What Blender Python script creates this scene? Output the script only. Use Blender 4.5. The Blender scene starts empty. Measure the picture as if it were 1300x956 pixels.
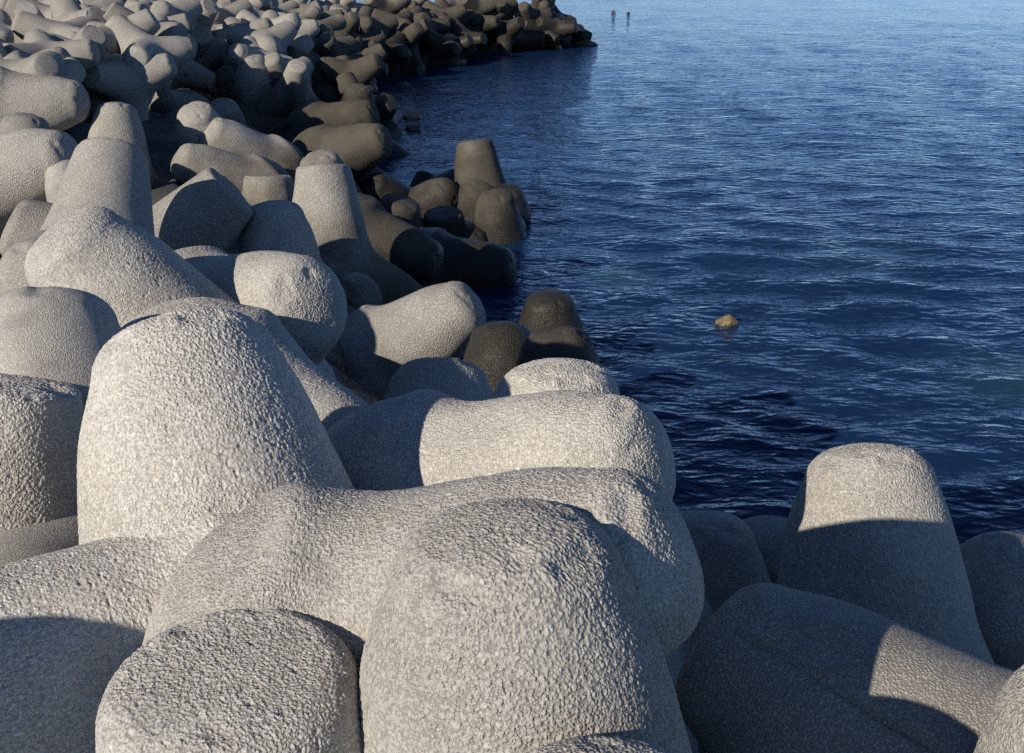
import bpy, math, random
import numpy as np
from mathutils import Quaternion, Vector

scene = bpy.context.scene
COL = scene.collection
R = math.radians

# ------------------------------------------------------------------ scene data (metres; water level z = 0)
TETRAPODS = [  # kind, location, rotation (quaternion), scale, tone, waterline darkening, label
    ('coarse_hi_broken', (-0.837, 3.479, 2.250), (0.8240, -0.1420, -0.2363, -0.4951), 1.15, 0.81, 0.0, 'large pale tetrapod leaning away with the broad rough dome left of centre'),
    ('coarse_hi_broken', (-0.400, 4.470, 2.516), (0.1845, 0.5101, -0.1131, 0.8324), 0.9, 0.81, 0.0, 'pale tetrapod with a level leg pointing right above the sea, behind the biggest level leg'),
    ('coarse_hi_broken', (-1.525, 5.572, 2.530), (0.2220, 0.6915, -0.2381, 0.6448), 1, 0.52, 0.0, 'rough tetrapod leg sloping down right, wedged behind the large left-of-centre dome'),
    ('coarse_hi_broken', (-0.530, 2.949, 2.861), (0.0376, -0.4840, 0.1526, -0.8608), 0.88, 0.29, 0.0, 'large pale tetrapod with a thick level leg and shaded end cap, behind the nearest dome'),
    ('coarse_hi', (0.080, 2.358, 2.316), (0.9075, -0.0279, -0.0610, -0.4147), 1, 0.05, 0.0, 'large rounded rough tetrapod leg standing up at the bottom centre'),
    ('coarse_hi', (-0.552, 2.480, 1.995), (0.2547, -0.7123, -0.3171, -0.5720), 1, 0.38, 0.0, 'tetrapod with a broad flat rough tip facing up at the bottom left'),
    ('coarse_hi', (1.613, 4.503, 1.451), (0.7222, -0.1241, -0.1344, -0.6671), 1, 0.41, -1.0, 'upright tetrapod alone against the sea on the right, sunlit tip and shaded shaft'),
    ('seam_broken', (1.665, 2.970, 2.082), (0.8055, -0.1429, -0.5331, -0.2158), 1, 0.05, 0.0, 'smooth shaded tetrapod with a leg lying across the bottom right'),
    ('coarse_hi', (1.799, 2.681, 1.807), (0.9897, 0.0099, -0.1145, 0.0855), 1, 0.05, 0.0, 'sunlit tetrapod tip cut off by the bottom right corner'),
    ('plain', (3.119, 5.257, 1.212), (0.8849, 0.0669, -0.4410, 0.1342), 1, 1.00, -0.5, 'dark shaded tetrapod on the right frame edge, right of the half-lit upright one'),
    ('plain', (1.003, 5.232, 0.744), (0.7635, -0.0839, -0.1013, -0.6322), 1, 0.65, -1.2, "shaded rounded tetrapod tip just right of the big level leg's end cap"),
    ('plain', (1.479, 5.693, 0.539), (0.9925, -0.0065, -0.0614, -0.1053), 1, 0.23, -1.2, 'small shaded tetrapod tip between a rounded tip and the half-lit upright one'),
    ('coarse_mid', (-0.404, 6.083, 1.284), (0.6965, -0.1854, -0.1940, -0.6654), 1, 0.43, -0.5, 'shaded domed tetrapod tip behind the level leg, the left of two domes'),
    ('coarse_hi', (0.240, 4.928, 1.705), (0.7699, -0.0578, -0.0704, -0.6317), 1, 0.97, -1.0, 'broad domed tetrapod tip beside the sea, rising right behind the level leg'),
    ('coarse_hi', (-2.156, 4.147, 1.916), (0.4899, 0.3409, 0.7810, 0.1839), 1, 0.90, 0.0, 'rough flat-topped upright tetrapod on the left edge beside the large dome'),
    ('fine', (-1.934, 4.483, 2.197), (0.7250, -0.1712, -0.1945, -0.6381), 1, 0.84, 0.0, 'smooth fine-grained grey tetrapod dome at the left edge above a rough flat top'),
    ('coarse_mid_broken', (-1.610, 6.220, 2.292), (0.9501, 0.0262, -0.2996, 0.0831), 1, 0.39, 0.0, 'coarse pale tetrapod with a wide peaked dome at the left, above the smooth dome'),
    ('coarse_mid_broken', (-1.948, 7.015, 2.369), (0.2730, 0.5150, -0.1773, 0.7930), 1, 0.49, 0.0, 'pale tetrapod with a leg pointing right and a shaded round end, above the large dome'),
    ('plain', (-3.486, 9.799, 1.887), (0.5911, 0.3958, -0.4099, 0.5709), 1, 0.68, 0.0, 'smooth upright grey tetrapod leaning back at the left, behind the coarse peaked dome'),
    ('coarse', (-3.596, 11.384, 1.454), (0.3851, 0.5905, 0.6618, -0.2550), 1, 0.06, 0.0, 'tetrapod tilted up right with its flat end shaded, left of the narrow flat top'),
    ('coarse', (-2.055, 13.384, 0.863), (0.3968, 0.0743, 0.8443, 0.3524), 1, 0.56, 0.0, 'tall upright grey tetrapod with a narrow flat top in the middle of the pile'),
    ('coarse', (-3.102, 15.256, 0.351), (0.4258, 0.1813, 0.8185, 0.3405), 1, 0.27, 0.0, 'short flat-topped tetrapod tip left of the tall upright narrow one'),
    ('coarse', (-2.226, 11.516, 0.898), (0.8126, -0.0694, -0.0990, -0.5701), 1, 0.88, 0.0, 'shaded blunt upright tetrapod directly below the short flat-topped tip'),
    ('coarse_broken', (-2.399, 16.940, 0.430), (0.5986, -0.0182, -0.1437, 0.7878), 1, 0.06, 0.0, 'rounded tetrapod tip peeping over the top of the tall upright narrow one'),
    ('coarse_broken', (-3.694, 17.462, 0.876), (0.8474, 0.1156, -0.4755, 0.2060), 1, 0.68, 0.0, 'tetrapod with a long leg lying to the left, behind the tilted flat-ended one'),
    ('coarse_broken', (-3.683, 18.676, 0.939), (0.8570, 0.1336, -0.4137, 0.2768), 1, 0.87, 0.0, 'grey tetrapod leg sloping down right above another long lying leg'),
    ('coarse_broken', (-6.269, 23.729, 0.889), (0.6198, 0.3635, -0.3922, 0.5744), 1, 0.23, 0.0, 'tetrapod with a round flat end facing the viewer, left of a knobbly cluster'),
    ('coarse', (-4.551, 18.754, 0.886), (0.7603, 0.1404, -0.1751, 0.6096), 1, 0.90, 0.0, 'knobbly rounded tetrapod tip standing at the upper left of the sloping grey leg'),
    ('coarse', (-5.131, 22.130, 0.451), (0.6185, 0.1851, -0.1530, 0.7482), 1, 0.87, 0.0, 'small rounded tetrapod tip right of a knobbly one, mid pile'),
    ('plain', (-6.145, 15.137, 1.160), (0.2778, -0.0728, -0.0211, -0.9576), 1, 0.02, 0.0, 'small smooth dome of a tetrapod at the left edge under a level leg'),
    ('coarse_broken', (-5.640, 12.787, 2.079), (0.1124, 0.5819, -0.0816, 0.8013), 1, 0.71, 0.0, 'tetrapod with a thick leg entering from the left edge, blunt end facing right'),
    ('coarse', (-6.437, 20.806, 0.677), (0.8865, 0.0675, -0.4367, 0.1370), 1, 0.00, 0.0, 'partly hidden tetrapod between the level leg at the left and an upright one'),
    ('coarse', (-5.511, 16.938, 1.012), (0.6607, -0.0881, -0.0785, -0.7413), 1, 0.50, 0.0, 'upright tapering tetrapod between the level leg at the left and the round flat end'),
    ('coarse_broken', (-7.062, 16.995, 2.188), (0.1963, -0.6338, 0.2029, -0.7201), 1, 0.44, 0.0, 'tetrapod with a long level leg entering from the left edge, upper left'),
    ('coarse', (-0.479, 20.076, -0.076), (0.3632, 0.6193, -0.3904, 0.5763), 1, 0.20, 0.0, 'tall brown-stained tetrapod standing alone highest in the cluster by the water'),
    ('coarse', (-1.798, 20.296, -0.251), (0.2865, 0.4323, -0.1470, 0.8423), 1, 0.32, 0.0, 'brown tetrapod leg pointing right at the foot of the tall stained one'),
    ('coarse', (-0.963, 20.312, -0.461), (0.4113, 0.3024, -0.1468, 0.8472), 1, 0.81, 0.0, 'slanting brown tetrapod leg between the tall stained one and the right-hand pair'),
    ('coarse', (-0.174, 18.669, -0.537), (0.8354, 0.0472, -0.0726, 0.5428), 1, 0.32, 0.0, 'stout upright brown tetrapod in front, rightmost pair of the waterside cluster'),
    ('coarse', (-0.026, 19.984, -0.714), (0.7796, 0.0779, -0.0990, 0.6134), 1, 0.15, 0.5, 'dark wet tetrapod tip farthest right, behind the stout brown one'),
    ('coarse', (-0.995, 18.585, -0.835), (0.2866, 0.8019, -0.2550, -0.4581), 1, 0.70, 0.6, 'dark angular tetrapod tip low in the middle of the waterside cluster'),
    ('coarse', (-0.620, 18.437, -1.048), (0.7620, 0.0426, -0.0504, 0.6442), 1, 0.45, 0.6, 'small dark tetrapod tip nearest the front foot of the waterside cluster'),
    ('coarse', (-1.990, 17.561, -0.336), (0.5085, -0.5810, 0.6348, 0.0299), 1, 0.80, 0.3, 'rounded tetrapod tip at the left of the waterside cluster'),
    ('coarse', (-1.669, 20.348, -0.264), (0.8530, 0.1466, -0.3681, 0.3397), 1, 0.24, 0.4, "tetrapod with a pale rounded end facing left, behind the waterside cluster's left"),
    ('coarse_broken', (-2.117, 15.306, 0.861), (0.0650, 0.7860, -0.0838, 0.6090), 1, 0.32, 0.5, 'brown tetrapod leg sloping down right below the waterside cluster'),
    ('coarse_broken', (-1.210, 16.333, 0.118), (0.0637, 0.6794, -0.0594, 0.7286), 1, 0.80, 0.9, 'long dark tetrapod leg lying level and ending over the water'),
    ('coarse_broken', (-1.370, 11.349, 0.580), (0.0777, 0.4523, -0.0396, 0.8876), 1, 0.51, -0.7, 'grey tetrapod leg raised right with a sunlit top, shadow across its root'),
    ('coarse', (0.460, 13.296, -0.499), (0.8147, 0.0307, -0.0433, 0.5774), 1, 0.51, 1.2, 'dark wet upright tetrapod tip next to the open water, mid picture'),
    ('coarse_mid', (0.421, 9.113, 0.430), (0.8121, -0.0509, -0.0716, -0.5769), 1, 0.24, 1.3, 'grey flat-shouldered tetrapod tip in front of the dark wet upright one'),
    ('coarse', (-2.248, 13.261, 0.292), (0.3759, 0.4278, -0.2018, 0.7968), 1, 0.01, -0.5, 'shaded rounded tetrapod tip tucked right of the round-ended pale leg'),
    ('coarse_broken', (-3.089, 19.986, 0.882), (0.1548, 0.5547, -0.1060, 0.8106), 1, 0.93, 0.6, 'grey tetrapod with a leg pointing right to the water, above the narrow flat top'),
    ('coarse_broken', (-3.637, 22.774, 0.833), (0.0923, 0.5722, -0.0650, 0.8123), 1, 0.09, 0.7, 'shaded tetrapod leg lying level behind the one pointing to the water'),
    ('coarse', (-5.505, 26.626, 0.449), (0.1082, 0.6166, -0.0861, 0.7750), 1, 0.84, 0.0, 'tetrapod leg pointing up at the left of a tall shaded one, upper pile'),
    ('coarse', (-4.165, 27.746, -0.054), (0.6570, 0.1526, -0.1382, 0.7252), 1, 0.37, 0.4, 'small rounded tetrapod tip above the shaded level leg, upper pile'),
    ('coarse', (-3.165, 25.317, 0.137), (0.5763, 0.0833, -0.0592, 0.8108), 1, 0.95, 0.8, "blunt tetrapod tip at the water's edge above the shaded level leg"),
    ('coarse', (-5.234, 25.326, 0.699), (0.4071, 0.0124, -0.0055, 0.9133), 1, 0.40, 0.0, 'tall shaded upright tetrapod in the upper pile'),
    ('coarse_hi_broken', (-0.820, 3.540, 2.480), (0.7417, 0.1753, -0.6114, 0.2127), 1.07, 0.94, 0.0, 'pale rough tetrapod whose thick leg runs out of the left frame edge, foreground'),
    ('coarse', (-2.420, 1.600, 2.500), (0.1736, -0.0086, 0.0015, -0.9848), 1, 0.56, 0.0, 'tetrapod added just outside the left foreground, casting shade on the bottom left leg'),  # unseen, added for its shadow on the bottom left leg
    ('coarse_mid', (0.140, 1.800, 2.070), (0.7368, -0.0341, -0.0076, -0.6752), 1, 0.24, 0.0, 'tetrapod tip added at the very bottom edge to shade the leg on the right'),  # added to throw shade on the leg lying at bottom right
    ('coarse', (-0.072, 10.005, 0.162), (0.7060, -0.1538, -0.1616, -0.6721), 1, 0.74, 1.3, 'dark wet blunt tetrapod filling the gap between raised half-lit leg and upright wet tip'),
    ('far', (-7.583, 26.806, 2.509), (0.8345, 0.0906, 0.5430, 0.0240), 0.64, 0.83, 0.0, 'grey tetrapod, leg raised left, seventh from left in topmost row at the upper edge'),
    ('far', (-7.798, 31.324, 2.235), (0.0498, -0.3307, 0.6693, -0.6635), 0.64, 0.60, 0.0, 'grey tetrapod, leg raised right, ninth from left in topmost row at the upper edge'),
    ('far', (-7.564, 33.529, 2.200), (0.0537, -0.9292, -0.3654, 0.0115), 0.64, 0.79, 0.0, 'grey tetrapod, end facing viewer, eleventh from left in topmost row at the upper edge'),
    ('far', (-3.499, 41.958, 1.570), (0.6717, 0.7015, -0.1902, 0.1430), 0.64, 0.65, 0.0, 'grey tetrapod, end facing viewer, twenty-fourth from left in topmost row at the upper edge'),
    ('far', (-6.598, 37.857, 1.759), (0.3727, -0.7130, 0.5073, 0.3088), 0.64, 0.73, 0.0, 'grey tetrapod, leg raised right, sixteenth from left in topmost row at the upper edge'),
    ('far', (-6.984, 37.482, 1.964), (0.7414, -0.4626, 0.0492, -0.4836), 0.64, 0.52, 0.0, 'grey tetrapod, end facing viewer, fourteenth from left in topmost row at the upper edge'),
    ('far', (-5.649, 38.995, 1.428), (0.3271, 0.5740, 0.7032, 0.2627), 0.64, 0.39, 0.0, 'grey tetrapod, leg raised right, nineteenth from left in topmost row at the upper edge'),
    ('far', (-7.559, 25.701, 2.490), (0.5421, -0.3394, 0.4279, 0.6386), 0.64, 0.89, 0.0, 'grey tetrapod, leg raised left, sixth from left in topmost row at the upper edge'),
    ('far', (-5.346, 39.286, 1.762), (0.0877, 0.5435, -0.0595, -0.8327), 0.64, 0.57, 0.0, 'grey tetrapod, leg raised right, twenty-first from left in topmost row at the upper edge'),
    ('far', (1.031, 46.079, 1.156), (0.3433, 0.1310, 0.4998, 0.7843), 0.64, 0.62, 0.7, 'grey tetrapod, leg raised front, thirtieth from left in topmost row at the upper edge'),
    ('far', (-1.973, 43.518, 1.390), (0.1302, 0.4016, 0.4522, -0.7857), 0.64, 0.47, 0.0, 'grey tetrapod, leg raised back, twenty-seventh from left in topmost row at the upper edge'),
    ('far', (-7.699, 25.021, 2.782), (0.8627, -0.4482, -0.0443, -0.2299), 0.64, 0.61, 0.0, 'grey tetrapod, leg raised back, fourth from left in topmost row at the upper edge'),
    ('far', (-7.108, 33.778, 2.076), (0.0204, -0.5689, -0.7628, -0.3067), 0.64, 0.35, 0.0, 'grey tetrapod, leg raised left, twelfth from left in topmost row at the upper edge'),
    ('far', (-8.068, 24.186, 2.656), (0.6756, 0.3846, 0.4429, -0.4467), 0.64, 0.59, 0.0, 'grey tetrapod, end facing viewer, third from left in topmost row at the upper edge'),
    ('far', (-4.044, 40.343, 1.576), (0.3279, -0.6121, 0.3525, 0.6273), 0.64, 0.80, 0.7, 'grey tetrapod, leg raised left, twenty-third from left in topmost row at the upper edge'),
    ('far', (-9.089, 24.468, 2.697), (0.4805, -0.1695, -0.5036, 0.6977), 0.64, 0.45, 0.0, 'grey tetrapod, leg raised right, leftmost in topmost row at the upper edge'),
    ('far', (-7.232, 31.749, 1.824), (0.0580, -0.1243, -0.9453, 0.2960), 0.64, 0.05, 0.0, 'grey tetrapod, leg raised right, tenth from left in topmost row at the upper edge'),
    ('far', (-1.224, 43.057, 1.411), (0.4463, 0.5135, 0.3108, 0.6637), 0.64, 0.74, 0.7, 'grey tetrapod, leg raised left, twenty-eighth from left in topmost row at the upper edge'),
    ('far', (-7.070, 34.860, 2.038), (0.0279, 0.7455, 0.6415, -0.1789), 0.64, 0.36, 0.0, 'grey tetrapod, leg raised left, thirteenth from left in topmost row at the upper edge'),
    ('far', (-5.389, 38.603, 1.534), (0.0044, -0.8426, 0.5288, 0.1019), 0.64, 0.17, 0.0, 'grey tetrapod, leg raised left, twentieth from left in topmost row at the upper edge'),
    ('far', (-4.927, 39.644, 1.503), (0.5913, -0.5614, 0.1451, -0.5606), 0.64, 0.55, 0.0, 'grey tetrapod, end facing viewer, twenty-second from left in topmost row at the upper edge'),
    ('far', (-6.629, 35.792, 1.675), (0.6374, 0.3691, 0.5468, -0.3981), 0.64, 0.16, 0.0, 'grey tetrapod, end facing viewer, fifteenth from left in topmost row at the upper edge'),
    ('far', (-5.690, 37.999, 1.288), (0.2109, -0.9425, 0.2130, 0.1479), 0.64, 0.06, 0.0, 'grey tetrapod, leg raised back, eighteenth from left in topmost row at the upper edge'),
    ('far', (-8.349, 23.098, 2.711), (0.5396, -0.3841, 0.5632, 0.4941), 0.64, 0.56, 0.0, 'grey tetrapod, leg raised left, second from left in topmost row at the upper edge'),
    ('far', (-6.033, 35.858, 1.619), (0.8126, -0.3943, -0.4275, -0.0379), 0.64, 0.69, 0.7, 'grey tetrapod, end facing viewer, seventeenth from left in topmost row at the upper edge'),
    ('far', (-6.845, 25.147, 2.587), (0.6886, 0.3638, 0.3855, -0.4949), 0.64, 0.59, 0.0, 'grey tetrapod, end facing viewer, eighth from left in topmost row at the upper edge'),
    ('far', (-0.479, 43.605, 1.274), (0.0741, 0.9435, 0.3227, -0.0156), 0.64, 0.00, 0.7, 'grey tetrapod, leg raised front, twenty-ninth from left in topmost row at the upper edge'),
    ('far', (-7.213, 22.904, 2.630), (0.0161, -0.9918, 0.1101, -0.0622), 0.64, 0.25, 0.0, 'grey tetrapod, leg raised right, fifth from left in topmost row at the upper edge'),
    ('far', (-2.960, 41.020, 1.267), (0.1825, 0.4891, -0.8528, 0.0151), 0.64, 0.49, 0.7, 'grey tetrapod, leg raised left, twenty-fifth from left in topmost row at the upper edge'),
    ('far', (1.265, 44.761, 0.877), (0.9408, 0.3108, -0.0810, -0.1083), 0.64, 0.53, 0.7, 'grey tetrapod, leg raised front, rightmost in topmost row at the upper edge'),
    ('far', (-2.234, 41.414, 1.172), (0.2852, -0.9333, -0.2154, -0.0342), 0.64, 0.64, 0.7, 'grey tetrapod, end facing viewer, twenty-sixth from left in topmost row at the upper edge'),
    ('far', (-8.398, 22.459, 2.548), (0.0680, -0.5309, 0.3049, 0.7877), 0.64, 0.50, 0.0, 'grey tetrapod, leg raised front, leftmost in second row from the upper edge'),
    ('far', (-4.599, 38.500, 1.134), (0.0738, -0.8204, -0.5147, -0.2378), 0.64, 0.02, 0.7, 'grey tetrapod, leg raised back, ninth from left in second row from the upper edge'),
    ('far', (-5.625, 36.966, 1.446), (0.2420, 0.5109, 0.2277, 0.7929), 0.64, 0.54, 0.7, 'grey tetrapod, end facing viewer, eighth from left in second row from the upper edge'),
    ('far', (-7.591, 22.045, 2.705), (0.1100, 0.7603, 0.3684, -0.5236), 0.64, 0.47, 0.0, 'grey tetrapod, leg raised left, second from left in second row from the upper edge'),
    ('far', (-2.009, 41.973, 1.105), (0.4902, -0.8313, -0.2417, 0.1008), 0.64, 0.08, 0.7, 'grey tetrapod, leg raised left, twelfth from left in second row from the upper edge'),
    ('far', (-6.806, 29.968, 2.122), (0.7765, 0.4988, -0.2478, 0.2947), 0.64, 0.10, 0.0, 'grey tetrapod, end facing viewer, fourth from left in second row from the upper edge'),
    ('far', (1.610, 47.109, 0.656), (0.7158, 0.0368, -0.2674, -0.6440), 0.64, 0.83, 0.7, 'brown wet tetrapod, end facing viewer, rightmost in second row from the upper edge'),
    ('far', (-6.494, 32.312, 1.896), (0.3722, 0.4166, 0.2857, -0.7787), 0.64, 0.70, 0.0, 'grey tetrapod, leg raised left, sixth from left in second row from the upper edge'),
    ('far', (-5.865, 34.896, 1.482), (0.9155, -0.0530, 0.3779, 0.1278), 0.64, 0.82, 0.7, 'grey tetrapod, end facing viewer, seventh from left in second row from the upper edge'),
    ('far', (-6.841, 27.263, 2.286), (0.0655, -0.1180, -0.6402, -0.7563), 0.64, 0.49, 0.0, 'grey tetrapod, leg raised right, third from left in second row from the upper edge'),
    ('far', (0.594, 44.006, 1.014), (0.7485, -0.1310, 0.6500, -0.0064), 0.64, 0.12, 0.7, 'grey tetrapod, leg raised front, fourteenth from left in second row from the upper edge'),
    ('far', (-3.184, 40.501, 1.060), (0.2198, -0.6254, 0.2795, 0.6946), 0.64, 0.82, 0.7, 'grey tetrapod, leg raised front, eleventh from left in second row from the upper edge'),
    ('far', (-5.706, 29.294, 1.828), (0.2300, -0.0032, -0.9567, 0.1784), 0.64, 0.90, 0.0, 'grey tetrapod, leg raised left, fifth from left in second row from the upper edge'),
    ('far', (-0.651, 44.281, 0.814), (0.5815, 0.5365, 0.1281, 0.5979), 0.64, 0.08, 0.7, 'grey tetrapod, leg raised right, thirteenth from left in second row from the upper edge'),
    ('far', (-3.568, 38.966, 1.208), (0.7585, -0.5558, 0.0923, -0.3276), 0.64, 0.31, 0.7, 'grey tetrapod, leg raised left, tenth from left in second row from the upper edge'),
    ('far', (-5.360, 28.566, 2.004), (0.5161, 0.4993, 0.0503, 0.6942), 0.64, 0.84, 0.0, 'grey tetrapod, leg raised right, seventh from left in third row from the upper edge'),
    ('far', (-3.137, 39.819, 1.184), (0.0885, -0.9143, 0.3936, -0.0351), 0.64, 0.44, 0.7, 'grey tetrapod, leg raised back, twelfth from left in third row from the upper edge'),
    ('far', (-4.810, 35.092, 1.383), (0.2473, -0.0559, -0.8641, 0.4348), 0.64, 0.52, 0.7, 'grey tetrapod, leg raised right, tenth from left in third row from the upper edge'),
    ('far', (-6.925, 24.452, 2.361), (0.0194, -0.9991, -0.0228, -0.0297), 0.64, 0.05, 0.0, 'grey tetrapod, leg raised right, fourth from left in third row from the upper edge'),
    ('far', (-6.335, 21.984, 2.559), (0.4426, -0.4057, 0.5961, 0.5332), 0.64, 0.08, 0.0, 'grey tetrapod, leg raised left, third from left in third row from the upper edge'),
    ('far', (-5.000, 32.895, 1.574), (0.0475, -0.1165, -0.9885, -0.0836), 0.64, 0.66, 0.7, 'grey tetrapod, end facing viewer, ninth from left in third row from the upper edge'),
    ('far', (-4.137, 37.491, 1.258), (0.2702, 0.1281, -0.5532, 0.7775), 0.64, 1.00, 0.7, 'grey tetrapod, end facing viewer, eleventh from left in third row from the upper edge'),
    ('far', (-1.145, 42.472, 0.928), (0.1290, 0.2291, -0.9646, 0.0193), 0.64, 0.43, 0.7, 'grey tetrapod, leg raised left, rightmost in third row from the upper edge'),
    ('far', (-2.331, 40.733, 0.627), (0.5802, -0.5345, -0.5045, -0.3509), 0.64, 0.03, 0.7, 'brown wet tetrapod, leg upright, fourteenth from left in third row from the upper edge'),
    ('far', (-7.413, 20.892, 2.632), (0.6822, 0.2028, 0.6207, -0.3289), 0.64, 0.71, 0.0, 'grey tetrapod, leg raised left, second from left in third row from the upper edge'),
    ('far', (-6.749, 29.246, 1.818), (0.2525, -0.0443, -0.5894, -0.7661), 0.64, 0.48, 0.0, 'grey tetrapod, leg raised right, fifth from left in third row from the upper edge'),
    ('far', (-5.931, 27.763, 1.968), (0.4318, -0.3906, 0.3334, -0.7415), 0.64, 0.26, 0.0, 'grey tetrapod, leg raised right, sixth from left in third row from the upper edge'),
    ('far', (-8.743, 21.439, 2.601), (0.4234, -0.3400, 0.3722, 0.7527), 0.64, 0.60, 0.0, 'grey tetrapod, leg raised back, leftmost in third row from the upper edge'),
    ('far', (-2.743, 40.107, 1.028), (0.0322, -0.9744, -0.1991, 0.0998), 0.64, 0.63, 0.7, 'grey tetrapod, end facing viewer, thirteenth from left in third row from the upper edge'),
    ('far', (-5.371, 30.281, 1.773), (0.4677, -0.5140, 0.2412, -0.6774), 0.64, 0.93, 0.0, 'grey tetrapod, end facing viewer, eighth from left in third row from the upper edge'),
    ('far', (1.479, 44.047, 0.640), (0.0986, -0.6643, -0.7409, 0.0080), 0.64, 0.19, 0.7, 'brown wet tetrapod, leg raised back, thirteenth from left in fourth row from the upper edge'),
    ('far', (-1.733, 42.105, 0.742), (0.0931, 0.6765, 0.2815, 0.6742), 0.64, 0.68, 0.7, 'grey tetrapod, end facing viewer, ninth from left in fourth row from the upper edge'),
    ('far', (-3.214, 38.731, 0.914), (0.2440, -0.0003, -0.6078, -0.7557), 0.64, 0.54, 0.7, 'grey tetrapod, leg raised right, seventh from left in fourth row from the upper edge'),
    ('far', (-6.569, 20.906, 2.613), (0.7872, -0.4317, -0.4391, 0.0335), 0.64, 0.51, 0.0, 'grey tetrapod, end facing viewer, third from left in fourth row from the upper edge'),
    ('far', (-0.961, 43.496, 0.988), (0.0478, -0.3597, 0.9315, -0.0241), 0.64, 0.12, 0.7, 'grey tetrapod, leg raised right, tenth from left in fourth row from the upper edge'),
    ('far', (2.062, 45.609, 0.407), (0.8246, -0.5216, -0.0556, 0.2120), 0.64, 0.60, 0.7, 'brown wet tetrapod, leg raised front, rightmost in fourth row from the upper edge'),
    ('far', (-4.974, 30.910, 1.471), (0.1901, 0.7882, 0.5294, -0.2496), 0.64, 0.05, 0.7, 'grey tetrapod, leg raised right, fourth from left in fourth row from the upper edge'),
    ('far', (-4.088, 37.974, 0.930), (0.6932, 0.2099, -0.5289, -0.4424), 0.64, 0.81, 0.7, 'grey tetrapod, leg raised right, sixth from left in fourth row from the upper edge'),
    ('far', (-1.522, 40.860, 0.584), (0.6184, -0.7697, 0.0935, -0.1279), 0.64, 0.33, 0.7, 'brown wet tetrapod, leg raised left, eighth from left in fourth row from the upper edge'),
    ('far', (0.960, 44.016, 0.635), (0.6664, 0.5706, -0.1553, -0.4541), 0.64, 0.22, 0.7, 'brown wet tetrapod, leg raised right, twelfth from left in fourth row from the upper edge'),
    ('far', (-8.466, 20.382, 2.213), (0.5050, -0.6888, -0.0600, 0.5167), 0.64, 0.98, 0.0, 'grey tetrapod, leg upright, leftmost in fourth row from the upper edge'),
    ('far', (-4.769, 31.690, 1.343), (0.2278, 0.3183, 0.4641, 0.7946), 0.64, 0.55, 0.7, 'grey tetrapod, end facing viewer, fifth from left in fourth row from the upper edge'),
    ('far', (-0.201, 42.759, 0.683), (0.6538, -0.6840, -0.0615, -0.3177), 0.64, 0.70, 0.7, 'brown wet tetrapod, leg raised right, eleventh from left in fourth row from the upper edge'),
    ('far', (-6.791, 20.777, 2.294), (0.8555, 0.4159, -0.0976, -0.2927), 0.64, 0.83, 0.0, 'grey tetrapod, leg raised left, second from left in fourth row from the upper edge'),
    ('far', (-4.242, 35.257, 0.957), (0.2310, -0.7165, 0.4351, 0.4938), 0.64, 0.17, 0.7, 'grey tetrapod, leg raised left, seventh from left in fifth row from the upper edge'),
    ('far', (-5.184, 26.571, 1.942), (0.0466, 0.2687, -0.6210, 0.7348), 0.64, 0.70, 0.0, 'grey tetrapod, end facing viewer, third from left in fifth row from the upper edge'),
    ('far', (1.983, 45.213, 0.172), (0.7292, 0.0756, 0.4510, -0.5091), 0.64, 0.62, 0.7, 'brown wet tetrapod, leg raised right, rightmost in fifth row from the upper edge'),
    ('far', (0.307, 43.393, 0.421), (0.1684, -0.9782, 0.0634, 0.1041), 0.64, 0.95, 0.7, 'brown wet tetrapod, leg raised back, tenth from left in fifth row from the upper edge'),
    ('far', (-3.217, 38.075, 0.879), (0.6972, -0.4642, 0.2646, 0.4779), 0.64, 0.93, 0.7, 'grey tetrapod, leg raised right, eighth from left in fifth row from the upper edge'),
    ('far', (1.509, 44.810, 0.358), (0.1616, -0.7602, -0.3387, 0.5304), 0.64, 0.78, 0.7, 'brown wet tetrapod, leg upright, eleventh from left in fifth row from the upper edge'),
    ('far', (-0.894, 44.048, 0.284), (0.1198, 0.0582, -0.8816, 0.4529), 0.64, 0.11, 0.7, 'brown wet tetrapod, leg raised right, ninth from left in fifth row from the upper edge'),
    ('far', (-6.729, 26.220, 1.964), (0.0176, -0.2036, -0.5365, -0.8188), 0.64, 0.04, 0.0, 'grey tetrapod, leg raised right, second from left in fifth row from the upper edge'),
    ('far', (-7.817, 20.046, 2.289), (0.1835, 0.2973, -0.9350, 0.0604), 0.64, 0.10, 0.0, 'grey tetrapod, leg raised left, leftmost in fifth row from the upper edge'),
    ('far', (-5.075, 27.506, 1.634), (0.4978, 0.3550, 0.3696, 0.6997), 0.64, 0.81, 0.0, 'grey tetrapod, leg raised left, fourth from left in fifth row from the upper edge'),
    ('far', (-4.308, 33.284, 0.742), (0.5735, -0.3498, -0.7378, 0.0655), 0.64, 0.57, 0.7, 'grey tetrapod, end facing viewer, fifth from left in fifth row from the upper edge'),
    ('far', (-4.377, 33.819, 0.948), (0.4182, -0.0650, -0.4601, 0.7805), 0.64, 0.33, 0.7, 'grey tetrapod, leg raised left, sixth from left in fifth row from the upper edge'),
    ('far', (-4.348, 29.506, 1.487), (0.6810, 0.3027, 0.3847, -0.5446), 0.64, 0.47, 0.7, 'grey tetrapod, leg raised front, ninth from left in sixth row from the upper edge'),
    ('far', (0.510, 44.262, 0.110), (0.1929, 0.6100, -0.2560, 0.7247), 0.64, 0.14, 0.7, 'brown wet tetrapod, leg raised left, rightmost in sixth row from the upper edge'),
    ('far', (-5.987, 20.619, 2.458), (0.6975, -0.0381, 0.6464, 0.3068), 0.64, 0.87, 0.0, 'grey tetrapod, end facing viewer, fifth from left in sixth row from the upper edge'),
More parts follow.
